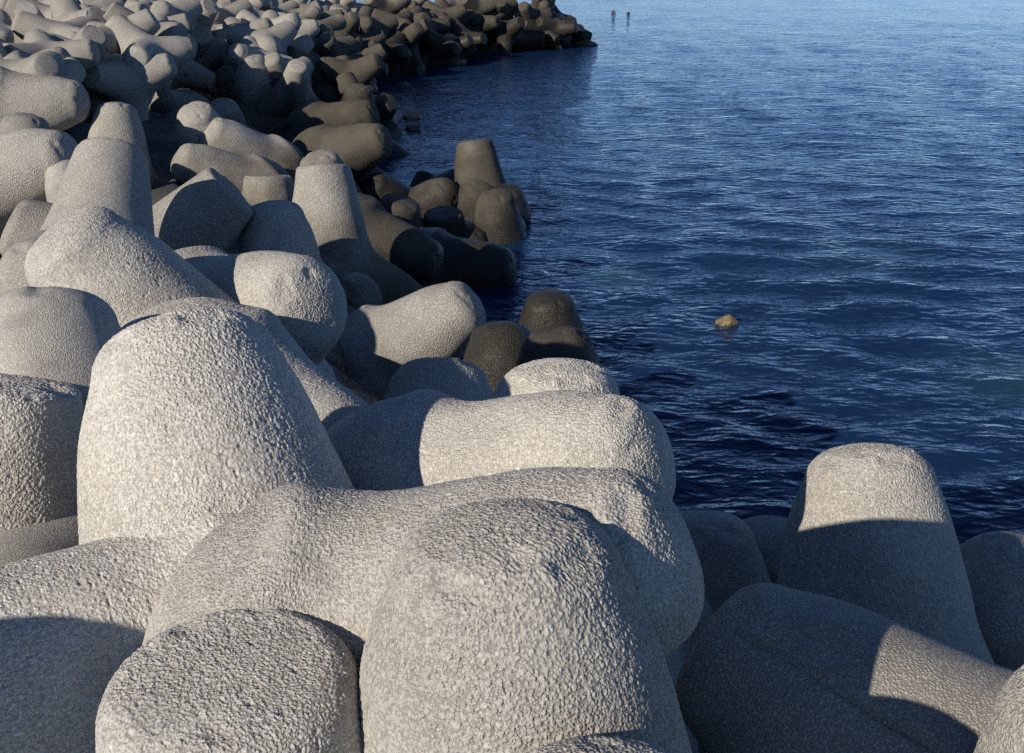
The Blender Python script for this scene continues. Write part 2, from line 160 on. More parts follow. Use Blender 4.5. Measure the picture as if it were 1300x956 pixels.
    ('far', (-2.208, 39.430, 0.547), (0.7578, -0.6009, 0.1225, -0.2229), 0.64, 0.06, 0.7, 'brown wet tetrapod, leg raised left, twelfth from left in sixth row from the upper edge'),
    ('far', (-7.122, 19.290, 2.503), (0.4233, -0.4564, 0.2583, 0.7388), 0.64, 0.56, 0.0, 'grey tetrapod, leg raised left, second from left in sixth row from the upper edge'),
    ('far', (-6.848, 19.959, 2.430), (0.1321, 0.4790, -0.2287, -0.8372), 0.64, 0.39, 0.0, 'grey tetrapod, leg raised right, fourth from left in sixth row from the upper edge'),
    ('far', (-6.604, 23.511, 2.263), (0.1231, -0.9729, 0.1836, 0.0676), 0.64, 0.83, 0.0, 'grey tetrapod, leg raised back, sixth from left in sixth row from the upper edge'),
    ('far', (-1.109, 42.890, -0.183), (0.2847, 0.0186, -0.9002, 0.3291), 0.64, 0.83, 0.7, 'brown wet tetrapod, leg raised left, fourteenth from left in sixth row from the upper edge'),
    ('far', (-1.932, 39.941, 0.388), (0.5501, -0.2394, -0.4672, 0.6495), 0.64, 0.04, 0.7, 'brown wet tetrapod, leg raised right, thirteenth from left in sixth row from the upper edge'),
    ('far', (-6.530, 26.893, 1.831), (0.9664, 0.0332, -0.2305, -0.1086), 0.64, 0.18, 0.0, 'grey tetrapod, leg raised left, seventh from left in sixth row from the upper edge'),
    ('far', (-3.874, 31.251, 0.966), (0.4262, 0.1268, -0.6150, -0.6512), 0.64, 0.93, 0.7, 'grey tetrapod, end facing viewer, tenth from left in sixth row from the upper edge'),
    ('far', (-8.143, 18.311, 2.465), (0.4519, 0.5343, 0.3777, -0.6063), 0.64, 1.00, 0.0, 'grey tetrapod, end facing viewer, leftmost in sixth row from the upper edge'),
    ('far', (-3.582, 37.116, 0.629), (0.6941, -0.1635, -0.5782, 0.3964), 0.64, 0.16, 0.7, 'brown wet tetrapod, leg raised right, eleventh from left in sixth row from the upper edge'),
    ('far', (-5.256, 25.729, 1.693), (0.5050, 0.1296, -0.4967, 0.6939), 0.64, 0.84, 0.0, 'grey tetrapod, leg raised left, eighth from left in sixth row from the upper edge'),
    ('far', (-7.264, 18.807, 2.321), (0.8500, 0.0253, 0.4969, -0.1728), 0.64, 0.44, 0.0, 'grey tetrapod, leg raised right, third from left in sixth row from the upper edge'),
    ('far', (-1.887, 40.342, 0.071), (0.1137, -0.9851, -0.0421, -0.1223), 0.64, 0.18, 0.7, 'brown wet tetrapod, end facing viewer, rightmost in seventh row from the upper edge'),
    ('far', (-7.585, 18.203, 2.168), (0.1852, -0.0188, -0.7623, 0.6199), 0.64, 0.13, 0.0, 'grey tetrapod, end facing viewer, leftmost in seventh row from the upper edge'),
    ('far', (-4.177, 27.862, 1.148), (0.5977, -0.1888, 0.4526, -0.6343), 0.64, 0.93, 0.7, 'grey tetrapod, leg raised left, third from left in seventh row from the upper edge'),
    ('far', (-3.044, 39.413, -0.060), (0.1781, -0.6457, 0.7385, 0.0771), 0.64, 0.83, 0.7, 'brown wet tetrapod, end facing viewer, fourth from left in seventh row from the upper edge'),
    ('far', (-5.523, 27.209, 1.603), (0.7759, 0.1731, 0.6039, -0.0585), 0.64, 0.89, 0.0, 'grey tetrapod, leg raised back, second from left in seventh row from the upper edge'),
    ('far', (-4.647, 25.756, 1.318), (0.3970, 0.1384, 0.8899, -0.1769), 0.64, 0.21, 0.0, 'grey tetrapod, leg raised front, fourth from left in eighth row from the upper edge'),
    ('far', (-6.829, 17.621, 2.438), (0.7370, -0.5772, -0.1074, -0.3347), 0.64, 0.25, 0.0, 'grey tetrapod, leg raised right, leftmost in eighth row from the upper edge'),
    ('far', (-3.480, 37.557, 0.143), (0.5541, -0.0252, 0.4068, -0.7259), 0.64, 0.22, 0.7, 'brown wet tetrapod, leg raised right, seventh from left in eighth row from the upper edge'),
    ('far', (-3.282, 38.100, 0.069), (0.0495, 0.9015, -0.3951, -0.1695), 0.64, 0.49, 0.7, 'brown wet tetrapod, leg raised left, rightmost in eighth row from the upper edge'),
    ('far', (-4.478, 27.481, 1.313), (0.4684, -0.2029, -0.5429, -0.6668), 0.64, 0.05, 0.7, 'grey tetrapod, leg raised left, fifth from left in eighth row from the upper edge'),
    ('far', (-3.484, 27.440, 1.228), (0.5460, -0.2652, -0.4716, 0.6396), 0.64, 0.13, 0.7, 'grey tetrapod, leg raised right, sixth from left in eighth row from the upper edge'),
    ('far', (-5.961, 27.208, 1.363), (0.5596, 0.5355, -0.5071, -0.3780), 0.64, 0.15, 0.0, 'grey tetrapod, leg raised back, third from left in eighth row from the upper edge'),
    ('far', (-6.851, 18.094, 2.156), (0.5698, 0.7283, 0.0376, 0.3788), 0.64, 0.92, 0.0, 'grey tetrapod, leg raised right, second from left in eighth row from the upper edge'),
    ('far', (-4.223, 34.479, 0.457), (0.1485, 0.4524, -0.8790, -0.0258), 0.64, 0.61, 0.7, 'brown wet tetrapod, leg raised left, rightmost in ninth row from the upper edge'),
    ('far', (-6.715, 24.993, 1.733), (0.3451, 0.1457, 0.2275, -0.8988), 0.64, 0.36, 0.0, 'grey tetrapod, leg raised front, leftmost in ninth row from the upper edge'),
    ('far', (-6.151, 20.014, 2.132), (0.3957, -0.5182, 0.2384, 0.7197), 0.64, 0.71, 0.0, 'grey tetrapod, leg raised right, leftmost in tenth row from the upper edge'),
    ('far', (-4.528, 25.807, 0.805), (0.9322, -0.2487, 0.1731, 0.1981), 0.64, 0.32, 0.0, 'grey tetrapod, end facing viewer, third from left in tenth row from the upper edge'),
    ('far', (-4.411, 25.187, 1.226), (0.1299, -0.8633, 0.3221, -0.3662), 0.64, 0.93, 0.0, 'grey tetrapod, leg raised front, second from left in tenth row from the upper edge'),
    ('far', (-3.290, 26.150, 0.716), (0.5296, 0.7079, -0.4128, -0.2188), 0.64, 0.33, 0.7, 'grey tetrapod, leg raised left, fourth from left in tenth row from the upper edge'),
    ('far', (-3.640, 27.517, 0.547), (0.2502, -0.4996, 0.8291, 0.0200), 0.64, 0.43, 0.7, 'brown wet tetrapod, leg raised right, rightmost in tenth row from the upper edge'),
    ('far', (-6.681, 22.615, 2.401), (0.0084, 0.7970, -0.5668, 0.2085), 0.64, 0.65, 0.0, 'grey tetrapod, leg raised front, leftmost in eleventh row from the upper edge'),
    ('far', (-6.917, 20.494, 1.879), (0.4629, -0.0064, 0.6673, 0.5834), 0.64, 0.81, 0.0, 'grey tetrapod, leg raised left, leftmost in twelfth row from the upper edge'),
    ('far', (-2.969, 27.832, 0.150), (0.8673, 0.1880, 0.1850, -0.4222), 0.64, 0.81, 0.7, 'small visible part of a tetrapod right of the leg pointing to the water'),
    ('far', (-2.972, 25.774, 0.501), (0.0992, 0.0011, -0.6058, -0.7894), 0.64, 0.35, 0.7, 'small visible part of a tetrapod right of the tall shaded upright one'),
    ('far', (-7.399, 19.214, 2.052), (0.2662, -0.2696, 0.9053, 0.1919), 0.64, 0.57, 0.0, 'small visible part of a tetrapod right of the level leg at upper left'),
    ('far', (-3.035, 26.846, -0.238), (0.3930, -0.7282, -0.5453, 0.1340), 0.64, 0.88, 0.7, 'small visible part of a tetrapod left of the tall brown-stained one'),
    ('coarse', (-4.320, 12.204, 1.648), (0.3453, 0.1140, -0.1431, -0.9205), 0.64, 0.93, 0.0, 'small visible part of a tetrapod right of the thick leg from the left edge'),
    ('far', (-1.756, 21.625, -0.450), (0.1449, 0.2647, -0.8514, -0.4291), 0.64, 0.84, 0.7, 'small visible part of a tetrapod above the long dark level leg'),
]
IDN = ['F1', 'F2', 'F2b', 'F3', 'F4', 'F5', 'F6', 'F7', 'F8', 'F9', 'F10', 'F10b', 'F11', 'F11b', 'F12', 'F13', 'F14', 'F15', 'M1', 'M2', 'M3', 'M4', 'M5', 'M6', 'M7', 'M8', 'M9', 'M10', 'M11', 'M13', 'M14', 'M15', 'M16', 'M17', 'R1', 'R2', 'R3', 'R4', 'R5', 'R6', 'R7', 'R8', 'R9', 'R10', 'R11', 'R12', 'R13', 'R14', 'R16', 'R19', 'R20', 'R22', 'R25', 'R26', 'R29', 'FB', 'S1', 'S2', 'R15']
SHORE = [(3.6, -10), (3.9, 4), (3.3, 9.0), (2.3, 10.5), (1.2, 13.4), (0.9, 14.4), (0.2, 16.8), (0.1, 20.1), (-1.3, 22.9), (-2.5, 27.9), (-3.9, 36.4), (-2.3, 40), (1.4, 44), (3.3, 47), (3.3, 80)]
SUN = (222.0, 24.8)
EXPOSURE = 0.08
ROCKS = [
    ((2.66, 14.37, -0.021), (0.146, 0.131, 0.139), 'rock', 'small golden brown rock breaking the open water surface alone'),
    ((-2.35, 29.54, -0.027), (0.272, 0.245, 0.178), 'rock', 'low brown rock awash, the paler and farther of the touching pair by the tetrapods'),
    ((-2.25, 28.0, -0.028), (0.241, 0.217, 0.187), 'rock_dark', 'dark wet rock awash just in front of the paler brown one'),
    ((-3.02, 34.96, -0.022), (0.209, 0.188, 0.146), 'rock_dark', 'dark low rock in the water with white foam beside it'),
    ((-2.3, 35.53, -0.01), (0.157, 0.141, 0.064), 'rock_dark', 'thin flat dark rock barely showing, right of the foam'),
    ((-2.87, 30.39, -0.038), (0.212, 0.191, 0.257), 'rock', 'rounded brown rock at the foot of the tetrapods, against the pile'),
    ((-1.71, 40.22, -0.036), (0.315, 0.283, 0.239), 'rock', 'blocky golden rock at the waterline under the far tetrapods'),
    ((1.64, 43.85, -0.023), (0.164, 0.148, 0.156), 'rock', 'small orange brown rock at the waterline near the breakwater tip'),
    ((2.66, 45.03, -0.036), (0.477, 0.429, 0.24), 'rock_dark', 'dark flat rock tapering into the sea at the breakwater tip'),
]
FOAM = []
SWIMMERS = [
    (4.65, 58.40, 1.2, .285, "swimmer with head and shoulders out of the sea, left of the two"),
    (5.29, 57.99, 2.4, .315, "swimmer low in the sea with only the head showing, right of the two"),
]
SHADE_WALL = [(-14.5, 9.0), (-30.0, 42.0)]  # ends of the unseen wall added to shade the far left pile


# ------------------------------------------------------------------ small helpers
def link(o, parent=None):
    COL.objects.link(o)
    if parent: o.parent = parent
    return o

def tag(o, label=None, cat=None, group=None, kind=None):
    if label: o['label'] = label
    if cat: o['category'] = cat
    if group: o['group'] = group
    if kind: o['kind'] = kind
    return o

class NT:
    """tiny node-tree builder"""
    def __init__(s, mat):
        s.t = mat.node_tree; s.n = s.t.nodes; s.l = s.t.links
    def add(s, typ, **kw):
        n = s.n.new(typ)
        for k, v in kw.items():
            if k == 'inp':
                for i, val in v.items():
                    if hasattr(val, 'is_linked') or isinstance(val, bpy.types.NodeSocket): s.l.new(val, n.inputs[i])
                    else: n.inputs[i].default_value = val
            else: setattr(n, k, v)
        return n
    def math(s, op, a, b=0.0, c=None, clamp=False):
        n = s.add('ShaderNodeMath', operation=op, use_clamp=clamp, inp={0: a, 1: b})
        if c is not None:
            if isinstance(c, bpy.types.NodeSocket): s.l.new(c, n.inputs[2])
            else: n.inputs[2].default_value = c
        return n.outputs[0]
    def ramp(s, fac, a, b, lo=0.0, hi=1.0, interp='SMOOTHSTEP'):
        n = s.add('ShaderNodeMapRange', interpolation_type=interp, inp={0: fac, 1: a, 2: b, 3: lo, 4: hi})
        return n.outputs[0]
    def noise(s, vec, scale, detail=3, rough=.55, dist=0.0):
        return s.add('ShaderNodeTexNoise', inp={'Vector': vec, 'Scale': scale, 'Detail': detail, 'Roughness': rough, 'Distortion': dist}).outputs['Fac']
    def mix(s, fac, a, b, blend='MIX'):
        n = s.add('ShaderNodeMix', data_type='RGBA', blend_type=blend, clamp_factor=True)
        for idx, val in ((0, fac), (6, a), (7, b)):
            if isinstance(val, bpy.types.NodeSocket): s.l.new(val, n.inputs[idx])
            else: n.inputs[idx].default_value = val
        return n.outputs[2]

def new_mat(name):
    m = bpy.data.materials.new(name); m.use_nodes = True
    m.node_tree.nodes.clear()
    return m

def rgb(r, g, b): return (r, g, b, 1.0)

# ------------------------------------------------------------------ materials
def concrete(name, displaced, grain, amount, shade=1.0):
    """cast concrete with washed-out aggregate; `displaced` meshes carry the stones in their shape and in the attribute `stone`"""
    m = new_mat(name); t = NT(m)
    out = t.add('ShaderNodeOutputMaterial'); bsdf = t.add('ShaderNodeBsdfPrincipled')
    t.l.new(bsdf.outputs[0], out.inputs[0])
    co = t.add('ShaderNodeTexCoord').outputs['Object']
    tone = t.add('ShaderNodeAttribute', attribute_type='OBJECT', attribute_name='tone').outputs['Fac']
    geo = t.add('ShaderNodeNewGeometry').outputs['Position']
    z = t.add('ShaderNodeSeparateXYZ', inp={0: geo}).outputs[2]
    off = t.math('MULTIPLY', tone, 31.7)
    vec = t.add('ShaderNodeVectorMath', operation='ADD', inp={0: co}).outputs[0]
    comb = t.add('ShaderNodeCombineXYZ', inp={0: off, 1: off, 2: off}).outputs[0]
    t.l.new(comb, vec.node.inputs[1])
    big = t.noise(vec, 1.3, 2, .6)
    mid = t.noise(vec, 7.0, 3, .65)
    fine = t.noise(vec, 150.0, 1, .7)
    cement = t.mix(t.ramp(big, .3, .7), CEMENT_A, CEMENT_B)
    cement = t.mix(t.ramp(mid, .35, .75, 0, .55), cement, CEMENT_C)
    if displaced:
        st0 = t.add('ShaderNodeAttribute', attribute_type='GEOMETRY', attribute_name='stone').outputs['Fac']
        hue0 = t.add('ShaderNodeAttribute', attribute_type='GEOMETRY', attribute_name='hue').outputs['Fac']
    if True:
        wv = t.add('ShaderNodeVectorMath', operation='MULTIPLY_ADD', inp={1: (.0065,)*3, 2: vec})
        t.l.new(t.add('ShaderNodeTexNoise', inp={'Vector': vec, 'Scale': 75.0, 'Detail': 1.0}).outputs['Color'], wv.inputs[0])
        v1 = t.add('ShaderNodeTexVoronoi', feature='F1', inp={'Vector': wv.outputs[0], 'Scale': grain, 'Randomness': 1.0})
        v2 = t.add('ShaderNodeTexVoronoi', feature='F1', inp={'Vector': wv.outputs[0], 'Scale': grain*2.3})
        d = v1.outputs['Distance']
        st = t.ramp(d, .62, .2)
        hue = t.add('ShaderNodeSeparateColor', inp={0: v1.outputs['Color']}).outputs[0]
        bump_h = t.math('MULTIPLY_ADD', v2.outputs['Distance'], -.35, t.math('MULTIPLY_ADD', fine, .18, t.math('MULTIPLY', st, .8)))
        if displaced: st = t.math('MAXIMUM', st0, t.math('MULTIPLY', st, .7)); hue = t.mix(t.ramp(st0, .2, .5), hue, hue0)
        worn = t.ramp(t.noise(vec, 2.2, 1, .6), .34, .6, .35, 1.0)
        bump_h = t.math('MULTIPLY', bump_h, worn)
    stone = t.add('ShaderNodeValToRGB', inp={0: hue})
    cr = stone.color_ramp; cr.interpolation = 'CONSTANT'
    cols = [(.0, STONE[0]), (.3, STONE[1]), (.55, STONE[2]), (.72, STONE[3]), (.86, STONE[4]), (.94, STONE[5])]
    cr.elements[0].position = 0; cr.elements[0].color = cols[0][1]
    cr.elements[1].position = .94; cr.elements[1].color = cols[5][1]
    for p, c in cols[1:5]:
        e = cr.elements.new(p); e.color = c
    base = t.mix(t.math('MULTIPLY', st, .75), cement, stone.outputs[0])
    # weather stains in runs and blotches
    stain = t.ramp(t.noise(vec, 2.6, 4, .7, .8), .54, .72, 0, .46)
    base = t.mix(stain, base, STAIN)
    # shade of the pits between the stones painted in; rusty and limy patches
    base = t.mix(t.math('MULTIPLY', t.ramp(st, .45, .0), .5), base, PIT_SHADE)
    base = t.mix(t.ramp(t.noise(vec, 1.9, 3, .6, .4), .58, .76, 0, .42), base, RUST)
    base = t.mix(t.ramp(t.noise(vec, 4.3, 3, .6, 1.2), .66, .74, 0, .35), base, LIME)
    grey = t.math('MULTIPLY_ADD', tone, .36*shade, .80*shade)
    base = t.mix(1.0, base, t.add('ShaderNodeCombineColor', inp={0: grey, 1: grey, 2: grey}).outputs[0], 'MULTIPLY')
    # waterline: brown algae and wet dark concrete; per-block offset also paints in shade
    tide_shade = t.add('ShaderNodeAttribute', attribute_type='OBJECT', attribute_name='tide_shade').outputs['Fac']
    edge = t.math('SUBTRACT', t.math('MULTIPLY_ADD', t.noise(geo, 1.6, 3, .6), 1.1, z), tide_shade)
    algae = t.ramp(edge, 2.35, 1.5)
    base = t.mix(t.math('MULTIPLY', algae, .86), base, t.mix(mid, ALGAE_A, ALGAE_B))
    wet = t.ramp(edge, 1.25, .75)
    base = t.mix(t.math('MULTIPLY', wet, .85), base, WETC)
    t.l.new(base, bsdf.inputs['Base Color'])
    t.l.new(t.ramp(wet, 0, 1, .92, .42), bsdf.inputs['Roughness'])
    bsdf.inputs['Specular IOR Level'].default_value = .25
    b = t.add('ShaderNodeBump', inp={'Strength': 1.0, 'Distance': amount, 'Height': bump_h})
    t.l.new(b.outputs[0], bsdf.inputs['Normal'])
    return m

CEMENT_A = rgb(.45, .422, .365); CEMENT_B = rgb(.51, .482, .42); CEMENT_C = rgb(.40, .37, .312)
STONE = [rgb(.54, .52, .475), rgb(.47, .455, .42), rgb(.60, .58, .54), rgb(.45, .385, .31), rgb(.33, .33, .325), rgb(.70, .69, .66)]
PIT_SHADE = rgb(.17, .155, .13); RUST = rgb(.33, .25, .165); LIME = rgb(.60, .59, .56)
STAIN = rgb(.27, .255, .22)
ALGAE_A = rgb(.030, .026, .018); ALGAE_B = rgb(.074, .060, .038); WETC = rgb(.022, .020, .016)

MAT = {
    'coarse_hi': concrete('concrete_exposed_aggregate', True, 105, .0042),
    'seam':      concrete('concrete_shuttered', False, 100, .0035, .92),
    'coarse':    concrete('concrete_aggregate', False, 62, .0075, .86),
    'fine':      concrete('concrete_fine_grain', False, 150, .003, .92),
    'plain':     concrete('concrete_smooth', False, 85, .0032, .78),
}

def rock_mat(name, a, b, scale):
    m = new_mat(name); t = NT(m)
    out = t.add('ShaderNodeOutputMaterial'); bsdf = t.add('ShaderNodeBsdfPrincipled')
    t.l.new(bsdf.outputs[0], out.inputs[0])
    co = t.add('ShaderNodeTexCoord').outputs['Object']
    geo = t.add('ShaderNodeNewGeometry').outputs['Position']
    z = t.add('ShaderNodeSeparateXYZ', inp={0: geo}).outputs[2]
    n = t.noise(co, scale, 6, .7); n2 = t.noise(co, scale*3.3, 4, .6)
    base = t.mix(t.ramp(n, .35, .65), a, b)
    wet = t.ramp(t.math('MULTIPLY_ADD', n2, .12, z), .14, .06)
    base = t.mix(t.math('MULTIPLY', wet, .85), base, WETC)
    t.l.new(base, bsdf.inputs['Base Color'])
    t.l.new(t.ramp(wet, 0, 1, .8, .3), bsdf.inputs['Roughness'])
    t.l.new(t.add('ShaderNodeBump', inp={'Strength': .9, 'Distance': .03, 'Height': n2}).outputs[0], bsdf.inputs['Normal'])
    return m
MAT['rock'] = rock_mat('shore_rock', rgb(.20, .14, .055), rgb(.36, .27, .12), 5)
MAT['rock_dark'] = rock_mat('shore_rock_dark', rgb(.07, .05, .025), rgb(.14, .10, .05), 5)
MAT['mound'] = rock_mat('mound_rubble', rgb(.05, .048, .042), rgb(.10, .095, .085), 2)

# ------------------------------------------------------------------ tetrapod geometry
LEG = 1.286; RT = .300; KT = .176           # hub centre to tip, tip radius, taper
AX = np.array([[0, 0, 1.0]] + [[math.sqrt(8)/3*math.cos(a), math.sqrt(8)/3*math.sin(a), -1/3] for a in (0, 2*math.pi/3, 4*math.pi/3)])
KAPPA = 26.0

def sdf(p, stub=None):
    """smooth union of four cones"""
    acc = 0
    for n, a in enumerate(AX):
        x = p @ a
        r = np.sqrt(np.maximum((p*p).sum(1) - x*x, 1e-9) + np.minimum(x, 0)**2)
        rad = RT + KT*(LEG - np.maximum(x, 0))
        d = (r - rad)*.985
        if n == stub:                           # a leg broken off short: a worn dome is left
            e = x - .43
            h = np.maximum(.09 - np.abs(d - e), 0)/.09
            d = np.maximum(d, e) + h*h*.09/4
        acc = acc + np.exp(-KAPPA*d)
    return -np.log(acc)/KAPPA

def sdf_grad(p, e=.002, stub=None):
    g = np.stack([sdf(p + d, stub) - sdf(p - d, stub) for d in np.eye(3)*e], 1)
    return g/np.maximum(np.linalg.norm(g, axis=1, keepdims=True), 1e-9)

def leg_grid(k, nth, ns, shoulder, dome, cut=0.0, stub=None):
    """points of leg k from the middle of its tip to the planes it shares with the other legs"""
    a = AX[k]; b = AX[(k+1) % 4]
    e1 = b - a*(a @ b); e1 /= np.linalg.norm(e1); e2 = np.cross(a, e1)
    th = np.arange(nth)*2*math.pi/nth
    # distance to the nearest shared plane for each angle
    dm = np.abs(((th + math.pi/3) % (2*math.pi/3)) - math.pi/3)
    c = .70711*np.cos(dm)
    tb = (LEG - c*RT)/(1 + c*KT)
    # profile: cap (depth h, radius r) then the cone
    rt = RT + KT*cut
    rs = shoulder*rt; rc = rt + KT*rs - rs
    ncap = max(4, int(ns*.16)); nsh = max(5, int(ns*.16)); ncone = ns - ncap - nsh
    h = []; r = []
    for i in range(ncap):
        f = i/ncap; r.append(rc*f); h.append(dome*f*f)
    slope = math.atan2(2*dome, rc)
    a0 = slope; a1 = math.pi/2 - math.atan(KT)
    for i in range(nsh):
        f = i/nsh; an = a0 + (a1-a0)*f
        r.append(rc + rs*(math.sin(an) - math.sin(a0))); h.append(dome + rs*(math.cos(a0) - math.cos(an)))
    r_end = rc + rs*(math.sin(a1) - math.sin(a0)); h_end = dome + rs*(math.cos(a0) - math.cos(a1))
    r0 = np.array(r)[:, None].repeat(nth, 1); h0 = np.array(h)[:, None].repeat(nth, 1)
    f = (np.arange(ncone+1)/ncone)[:, None]
    h0 = h0 + cut; h_end += cut
    hc = h_end + (tb[None] - h_end)*f
    rcone = RT + KT*hc; rcone = rcone + (r_end - rcone[:1])*(1-f)**3
    rr = np.concatenate([r0, rcone]); hh = np.concatenate([h0, hc])
    P = a*(LEG - hh)[..., None] + rr[..., None]*(np.cos(th)[None, :, None]*e1 + np.sin(th)[None, :, None]*e2)
    rows = P.shape[0]
    P = P.reshape(-1, 3)
    # ease the cone on to the smooth union (fillets where legs meet); cap and shoulder keep their shape
    if stub is not None:
        for _ in range(8):
            P[:-nth] = P[:-nth] - sdf_grad(P[:-nth], .002, stub)*sdf(P[:-nth], stub)[:, None]
            P[-nth:] = P[-nth:] - sdf_grad(P[-nth:])*sdf(P[-nth:])[:, None]
    w = np.clip((np.arange(rows) - (ncap+nsh))/(ncone*.35), 0, 1); w = (w*w*(3-2*w)).repeat(nth)
    sel = w > (0 if stub is None else 2)
    q = P[sel]
    for _ in range(4):
        q = q - sdf_grad(q)*sdf(q)[:, None]
    P[sel] += (q - P[sel])*w[sel][:, None]
    tri_c = 1
    # collapse first ring to a single point
    V = np.concatenate([P[:1], P[nth:]])
    i = np.arange(nth); j = (i+1) % nth
    faces_fan = np.stack([np.zeros(nth, int), 1+i, 1+j], 1)
    q = []
    for rrow in range(rows-2):
        o = 1 + rrow*nth
        q.append(np.stack([o+i, o+nth+i, o+nth+j, o+j], 1))
    quads = np.concatenate(q)
    capw = np.concatenate([[0.0], (np.arange(1, rows)/(ncap+nsh)).repeat(nth)])
    return V, faces_fan, quads, capw

def hash3(ix, iy, iz, s):
    h = (ix.astype(np.int64)*73856093) ^ (iy.astype(np.int64)*19349663) ^ (iz.astype(np.int64)*83492791) ^ (s*2654435)
    h = (h ^ (h >> 13))*1274126177 & 0x7fffffff
    h = (h ^ (h >> 15))*668265263 & 0x7fffffff
    return ((h >> 7) & 0xffff).astype(np.float32)/65535.0

def vnoise(p, scale, seed):
    q = p*scale; i = np.floor(q); f = (q - i).astype(np.float32); f = f*f*(3-2*f); i = i.astype(np.int64)
    out = 0
    for dx in (0, 1):
        for dy in (0, 1):
            for dz in (0, 1):
                wgt = (f[:, 0] if dx else 1-f[:, 0])*(f[:, 1] if dy else 1-f[:, 1])*(f[:, 2] if dz else 1-f[:, 2])
                out = out + wgt*hash3(i[:, 0]+dx, i[:, 1]+dy, i[:, 2]+dz, seed)
    return out

def stones(p, cell, seed, rmin, rmax, keep):
    """height of half-buried stones scattered in a jittered lattice, with one random value per stone"""
    q = (p/cell).astype(np.float32); i0 = np.floor(q - .5).astype(np.int64)
    best = np.zeros(len(p), np.float32); hue = np.zeros(len(p), np.float32)
    for dx in (0, 1):
        for dy in (0, 1):
            for dz in (0, 1):
                ix, iy, iz = i0[:, 0]+dx, i0[:, 1]+dy, i0[:, 2]+dz
                jx = ix + .25 + .5*hash3(ix, iy, iz, seed); jy = iy + .25 + .5*hash3(ix, iy, iz, seed+1); jz = iz + .25 + .5*hash3(ix, iy, iz, seed+2)
                u = hash3(ix, iy, iz, seed+3); v = hash3(ix, iy, iz, seed+4)
                rad = rmin + (rmax-rmin)*u
                ax_, ay_, az_ = q[:, 0]-jx, q[:, 1]-jy, q[:, 2]-jz
                # each stone is squashed along its own diagonal
                sx = .75 + .6*v; sy = .75 + .6*((v*7.3) % 1); sz = .75 + .6*((v*3.1) % 1)
                d2 = ((ax_*sx)**2 + (ay_*sy)**2 + (az_*sz)**2)/(rad*rad)
                hgt = np.sqrt(np.maximum(0, 1-d2))*rad*(v < keep)
                hgt = np.minimum(hgt, rad*(.62 + .3*((v*11.7) % 1)))     # flat-topped chips
                m = hgt > best
                best = np.where(m, hgt, best); hue = np.where(m, (u*5.7 + v*3.3) % 1, hue)
    return best*cell, hue

def make_mesh(name, V, tris, quads, mat, normals=None, attrs=None):
    me = bpy.data.meshes.new(name)
    nt, nq = len(tris), len(quads)
    me.vertices.add(len(V)); me.vertices.foreach_set('co', np.ascontiguousarray(V, np.float32).ravel())
    me.loops.add(nt*3 + nq*4)
    me.loops.foreach_set('vertex_index', np.concatenate([tris.ravel(), quads.ravel()]).astype(np.int32))
    me.polygons.add(nt+nq)
    me.polygons.foreach_set('loop_start', np.concatenate([np.arange(nt)*3, nt*3 + np.arange(nq)*4]).astype(np.int32))
    me.polygons.foreach_set('use_smooth', np.ones(nt+nq, bool))
    me.update(calc_edges=True)
    me.materials.append(mat)
    for k, v in (attrs or {}).items():
        at = me.attributes.new(k, 'FLOAT', 'POINT'); at.data.foreach_set('value', np.ascontiguousarray(v, np.float32))
    if normals is not None:
        me.normals_split_custom_set_from_vertices(np.asarray(normals, np.float32))
    return me

SHOULDER = [(.56, .020), (.32, .012), (.17, .006), (.42, .014)]      # how rounded each of the four tips is

def vertex_normals(V, tris, quads):
    n = np.zeros_like(V)
    fn = np.cross(V[quads[:, 2]] - V[quads[:, 0]], V[quads[:, 3]] - V[quads[:, 1]])
    for c in range(4): np.add.at(n, quads[:, c], fn)
    ft = np.cross(V[tris[:, 1]] - V[tris[:, 0]], V[tris[:, 2]] - V[tris[:, 0]])
    for c in range(3): np.add.at(n, tris[:, c], ft)
    return n/np.maximum(np.linalg.norm(n, axis=1, keepdims=True), 1e-12)

